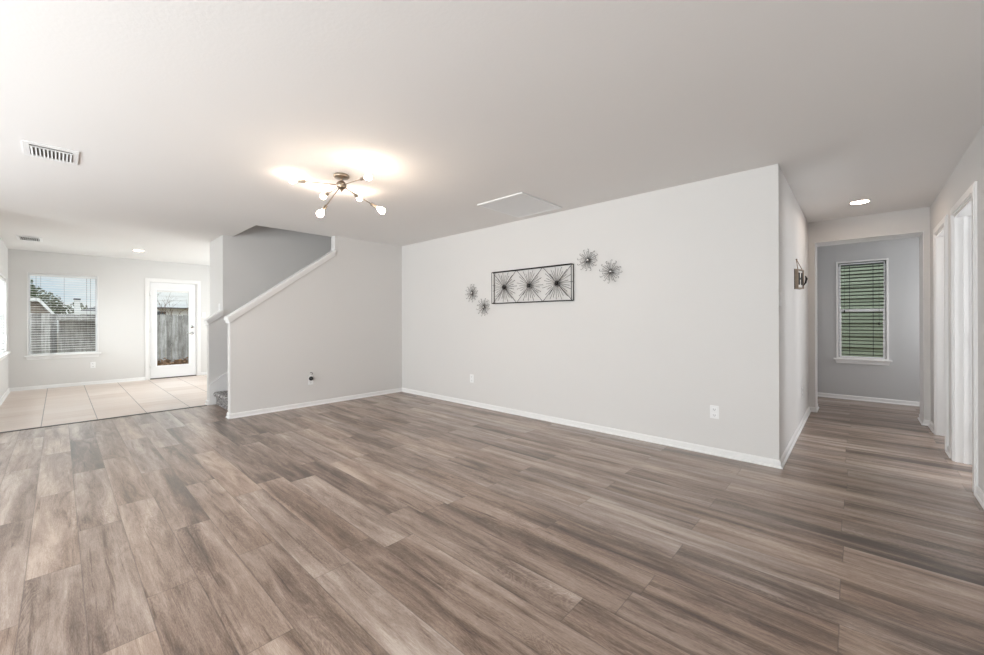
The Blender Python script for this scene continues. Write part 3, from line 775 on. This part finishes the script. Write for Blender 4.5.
# four loose starbursts
def make_star():
    s_ = thing('starburst_wall_ornament', (0, 0, 0), '', 'wall ornament')
    rg = random.Random(11)
    b = MB(lambda u, w, z: (u, -w, z))
    n = 24
    for k in range(n):
        a = 2*math.pi*k/n+rg.uniform(-.06, .06); L = (.118 if k % 2 else .088)*rg.uniform(.93, 1.05); wz = .03 if k % 2 else .022
        ca, sa = math.cos(a), math.sin(a)
        pts = [(ca*.008, .022, sa*.008), (ca*L, wz, sa*L)]
        dr = 1 if rg.random() > .5 else -1
        for j in range(1, 6):
            th = dr*j*.62; rr = .0075
            cxx, cyy = ca*L - dr*sa*rr, sa*L + dr*ca*rr
            bx, by = dr*sa*rr, -dr*ca*rr
            pts.append((cxx+bx*math.cos(th)-by*math.sin(th), wz, cyy+bx*math.sin(th)+by*math.cos(th)))
        b.tube(pts, .0022, 5)
    b.build('curled_wires', 'silver_wire', s_)
    b = MB(lambda u, w, z: (u, -w, z))
    b.lathe((0, 0, 0), (0, -1, 0), [(0, 0), (.010, 0), (.010, .016), (.017, .020), (.017, .03), (.011, .038), (0, .041)], 16)
    b.build('hub', 'chrome', s_)
    return s_
star = make_star()
spots = [(-4.035, 1.607, .1, 'upper of the two wire starburst ornaments left of the metal panel'),
         (-3.805, 1.402, .5, 'lower of the two wire starburst ornaments left of the metal panel'),
         (-2.200, 1.885, .9, 'upper of the two wire starburst ornaments right of the metal panel'),
         (-1.930, 1.735, 1.4, 'lower of the two wire starburst ornaments right of the metal panel')]
for i, (x, z, rot, lab) in enumerate(spots):
    q = star if i == 0 else copy_tree(star)
    q.location = (x, NY-.001, z); q.rotation_euler = (0, rot, 0); q['label'] = lab; q['group'] = 'wire starbursts on the art wall'

# ------------------------------------------------------------------ hanging plaque in the hall
A0 = Vector((HX+.004, 5.10, 0)); A1 = Vector((HX+.040, 5.25, 0))
du = (A1-A0).normalized(); dn = Vector((du.y, -du.x, 0))
def MP(u, w, z):
    p = A0+du*u+dn*w; return (p.x, p.y, z)
W_ = (A1-A0).length
pl = thing('hanging_plaque', tuple(A0+Vector((0, 0, 1.53))), 'small square wooden letter plaque hanging from twine on the hall wall', 'plaque')
b = MB(MP); frame(b, 0, W_, 1.535, 1.735, .010, -.0, .03); b.build('box_frame', 'plaque_wood', pl)
MB(MP).box((.0, -.004, 1.532), (W_, 0, 1.738)).build('back_board', 'plaque_dark', pl)
fc = MB(MP).box((.016, .0, 1.551), (W_-.016, .02, 1.719)).build('face_panel', 'plaque_face', pl)
b = MB(MP); b.box((.04, .02, 1.575), (.062, .026, 1.70)).box((.105, .02, 1.575), (.127, .026, 1.70)).box((.062, .02, 1.628), (.105, .026, 1.648)); b.build('letter', 'black_plastic', fc)
b = MB(MP); b.tube([(.14, .03, 1.57), (.155, .042, 1.60), (.165, .048, 1.64), (.155, .042, 1.67)], [.004, .009, .010, .004], 8); b.build('leaf_sprig', 'black_metal', pl)
nail = (HX+.006, 5.235, 1.85)
b = MB(); b.tube([MP(.02, .02, 1.735), nail, MP(W_-.02, .02, 1.735)], .0035, 6); b.build('twine', 'twine', pl)
MB().lathe((HX, 5.235, 1.85), (1, 0, 0), [(0, 0), (.004, 0), (.004, .012), (.007, .013), (0, .015)], 10).build('nail', 'black_metal', pl)

# ------------------------------------------------------------------ outside
g = struct(MB().box((-70, -40, -.25), (WX-.14, 60, -.12)).box((WX-.14, EY+.14, -.25), (12, 60, -.12)).build('ground', 'yard_ground'), 'dry yard ground behind the house', 'ground')
def fence(x, y0, y1, ztop, label, rails=(), z0=-.12):
    f_ = thing('wooden_fence', (x, (y0+y1)/2, z0), label, 'fence')
    b = MB(); y = y0; rg = random.Random(int(x*10))
    while y < y1-.02:
        h = ztop+rg.uniform(-.015, .02)
        b.box((x-.01+rg.uniform(-.004, .004), y+.002, z0), (x+.01, y+.139, h)); y += .143
    b.build('pickets', 'old_fence_wood', f_)
    for rz in rails: MB().box((x+.0105, y0, rz-.045), (x+.05, y1, rz+.045)).build('rail', 'old_fence_wood', f_)
    return f_
fence(-16, -.45, 8.5, 1.42, 'weathered grey picket fence seen through the back door', rails=())
fence(-15.2, -6, -.12, 1.44, 'weathered grey picket fence at the left of the yard window', rails=())
fn = thing('lean_to', (-15.6, 1.0, -.12), 'low grey timber lean-to against the fence', 'shed')
MB().box((-15.7, -.05, 1.26), (-15.2, 1.1, 1.34)).build('roof', 'old_fence_wood', fn)
MB().box((-15.75, .0, -.12), (-15.72, 1.08, 1.26)).build('wall', 'old_fence_wood', fn)

def house(x, y0, y1, zw, zr, dep, label, wall, hip=1.2, over=.25):
    h_ = thing('neighbour_house', (x-dep/2, (y0+y1)/2, -.12), label, 'house')
    MB().box((x-dep, y0, -.12), (x, y1, zw)).build('wall', wall, h_)
    b = MB(); xa, xb, ya, yb = x+over, x-dep-over, y0-over, y1+over; xm = x-dep/2
    v = [b.bm.verts.new(p) for p in ((xa, ya, zw), (xa, yb, zw), (xb, yb, zw), (xb, ya, zw), (xm, ya+hip, zr), (xm, yb-hip, zr))]
    for q in ((0, 1, 5, 4), (1, 2, 5), (2, 3, 4, 5), (3, 0, 4), (3, 2, 1, 0)): b.bm.faces.new([v[i] for i in q])
    b.build('roof', 'shingle', h_)
    b = MB(); b.box((xa, ya, zw-.14), (xa+.03, yb, zw+.02)); b.box((xb, yb, zw-.14), (xa, yb+.03, zw+.02)); b.build('fascia', 'fascia_white', h_)
    return h_
# gabled outbuilding at the left of the window: gable end faces the house
sh = thing('neighbour_shed', (-23, -2.0, -.12), 'brown outbuilding with a white trimmed gable left of the window view', 'outbuilding')
zz = lambda y: 2.08 - max(0, (y+.50))*1.35
MB().prism([(-5, -.12), (-.2, -.12), (-.2, 1.55), (-.5, 2.0), (-5, 2.0)], -25, -22.2, 'x').build('wall', 'brick_tan', sh)
MB().prism([(-5, 2.0), (-.5, 2.0), (-.10, 1.44), (-.10, 1.50), (-.49, 2.08), (-5, 2.08)], -25.2, -22.0, 'x').build('roof', 'shingle', sh)
MB().prism([(-5, 1.98), (-.52, 1.98), (-.10, 1.39), (-.10, 1.52), (-.48, 2.09), (-5, 2.09)], -22.0, -21.95, 'x').build('fascia', 'fascia_white', sh)
h2 = house(-31, .95, 6, 1.78, 2.9, 6, 'pale house with a dark roof and chimney beyond the fence', 'pale_stucco', hip=2.6)
ch = MB().box((-31.6, .56, 1.0), (-31.0, .78, 2.40)).build('chimney', 'fascia_white', h2)
MB().box((-31.65, .54, 2.40), (-30.95, .80, 2.47)).build('chimney_cap', 'dark_window', ch)
MB().box((-30.99, 1.05, 1.42), (-30.96, 1.38, 1.60)).build('window', 'dark_window', h2)
# white sided house seen through the door
h3 = thing('neighbour_house', (-26, 8.5, -.12), 'white sided house beyond the fence in the door glass', 'house')
b = MB(); z = -.12
while z < 6.0:
    b.prism([(-26.0, z), (-25.975, z), (-25.995, z+.22), (-26.0, z+.22)], 3.3, 12, 'y'); z += .22
b.box((-29.5, 3.3, -.12), (-26, 12, 6.1))
b.build('wall', 'siding_white', h3)
MB().box((-25.99, 3.3, 1.87), (-25.6, 12, 1.93)).build('porch_roof', 'shingle', h3)
MB().box((-25.97, 3.32, 1.3), (-25.93, 3.68, 1.72)).build('window', 'dark_window', h3)
# sided wall outside the end window
h4 = thing('neighbour_house', (.5, 11.0, -.12), 'sage green sided house wall outside the hall end window', 'house')
b = MB(); z = -.12
while z < 4.2:
    b.prism([(10.995, z), (10.965, z), (10.985, z+.25), (10.995, z+.25)], -6, 7, 'x'); z += .25
b.box((-6, 10.99, -.12), (7, 13, 4.2))
b.build('wall', 'siding_green', h4)
MB().lathe((.46, 10.96, .93), (0, -1, 0), [(0, 0), (.06, 0), (.06, .03), (.04, .05), (0, .052)], 20).build('siding_disc', 'tan_disc', h4)  # small round tan disc on the siding
b = MB(); b.box((.45, 10.90, 1.38), (.62, 10.96, 1.45), .01); b.box((.44, 10.87, 1.44), (.63, 10.96, 1.47), .01); b.build('siding_box', 'leaf_olive', h4)  # small olive box shape on the siding

def tree(x, y, z0, zc, rx, rz, n, label, mat='leaf_dark', seed=1):
    t_ = thing('tree', (x, y, -.12), label, 'tree')
    MB().tube([(x, y, -.12), (x+.05, y, zc-rz*.3), (x, y+.05, zc+rz*.3)], [rx*.11, rx*.08, .03], 8).build('trunk', 'bark', t_)
    rg = random.Random(seed); b = MB()
    cl = [(rg.gauss(0, .45), rg.gauss(0, .45), rg.gauss(0, .4)) for _ in range(14)]
    for k in range(n):
        c_ = rg.choice(cl); v = Vector((rg.gauss(0, 1), rg.gauss(0, 1), rg.gauss(0, 1))).normalized()*rg.uniform(.25, .42)
        p = Vector((x+(c_[0]+v.x)*rx, y+(c_[1]+v.y)*rx, zc+(c_[2]+v.z)*rz))
        s_ = rx*.075*rg.uniform(.6, 1.3)
        a = Vector((rg.gauss(0, 1), rg.gauss(0, 1), rg.gauss(0, 1))).normalized(); c2 = a.orthogonal().normalized()
        vs = [b.bm.verts.new(p+a*s_), b.bm.verts.new(p+c2*s_*.5), b.bm.verts.new(p-a*s_), b.bm.verts.new(p-c2*s_*.5)]
        b.bm.faces.new(vs)
    b.build('crown', mat, t_)
tree(-34, -2.3, 0, 3.1, 1.7, 1.3, 1500, 'dark green tree at the upper left of the window view', seed=3)
tree(-43, -.65, 0, 2.2, 1.6, 1.1, 1500, 'olive tree behind the outbuilding gable', 'leaf_olive', seed=5)
tree(-45, 3.6, 0, 3.0, 1.5, .9, 1300, 'green tree behind the pale house roof', seed=8)
# bare shrub before the fence
bs = thing('bare_shrub', (-17.2, 2.6, -.12), 'leafless twiggy shrub behind the fence in the door glass', 'shrub')
b = MB(); rg = random.Random(4)
def twig(p, d, L, r, depth):
    q = p+d*L; mid = p+d*L*.5+Vector((rg.uniform(-.02, .02), rg.uniform(-.05, .05), rg.uniform(-.02, .02)))
    b.tube([tuple(p), tuple(mid), tuple(q)], [r, r*.85, r*.65], 5, cap=False)
    if depth:
        for _ in range(3 if depth > 1 else 2):
            nd = (d+Vector((rg.uniform(-.4, .4), rg.uniform(-.9, .9), rg.uniform(-.25, .5)))).normalized()
            twig(q if rg.random() > .3 else mid, nd, L*rg.uniform(.55, .8), r*.62, depth-1)
for yy in (-.25, -.05, .2):
    twig(Vector((-17.2, 2.55+yy*.6, -.12)), Vector((0, yy*.8, 1)).normalized(), 1.0, .014, 3)
b.build('branches', 'shrub_stem', bs)
# fallen leaves heap at the fence foot
b = MB(); rg = random.Random(9)
for k in range(1400):
    p = Vector((rg.uniform(-15.9, -14.8), rg.uniform(1.3, 4.6), -.115+abs(rg.gauss(0, .07))))
    a = Vector((rg.gauss(0, 1), rg.gauss(0, 1), rg.gauss(0, .4))).normalized()*.06; c2 = a.orthogonal().normalized()*.03
    b.bm.faces.new([b.bm.verts.new(p+a), b.bm.verts.new(p+c2), b.bm.verts.new(p-a), b.bm.verts.new(p-c2)])
simple('dead_leaf', srgb(134, 104, 78), .9, nscale=6, namp=.35)
tag(b.build('fallen_leaves', 'dead_leaf'), 'brown dead leaves heaped at the foot of the fence', 'leaves', kind='stuff')
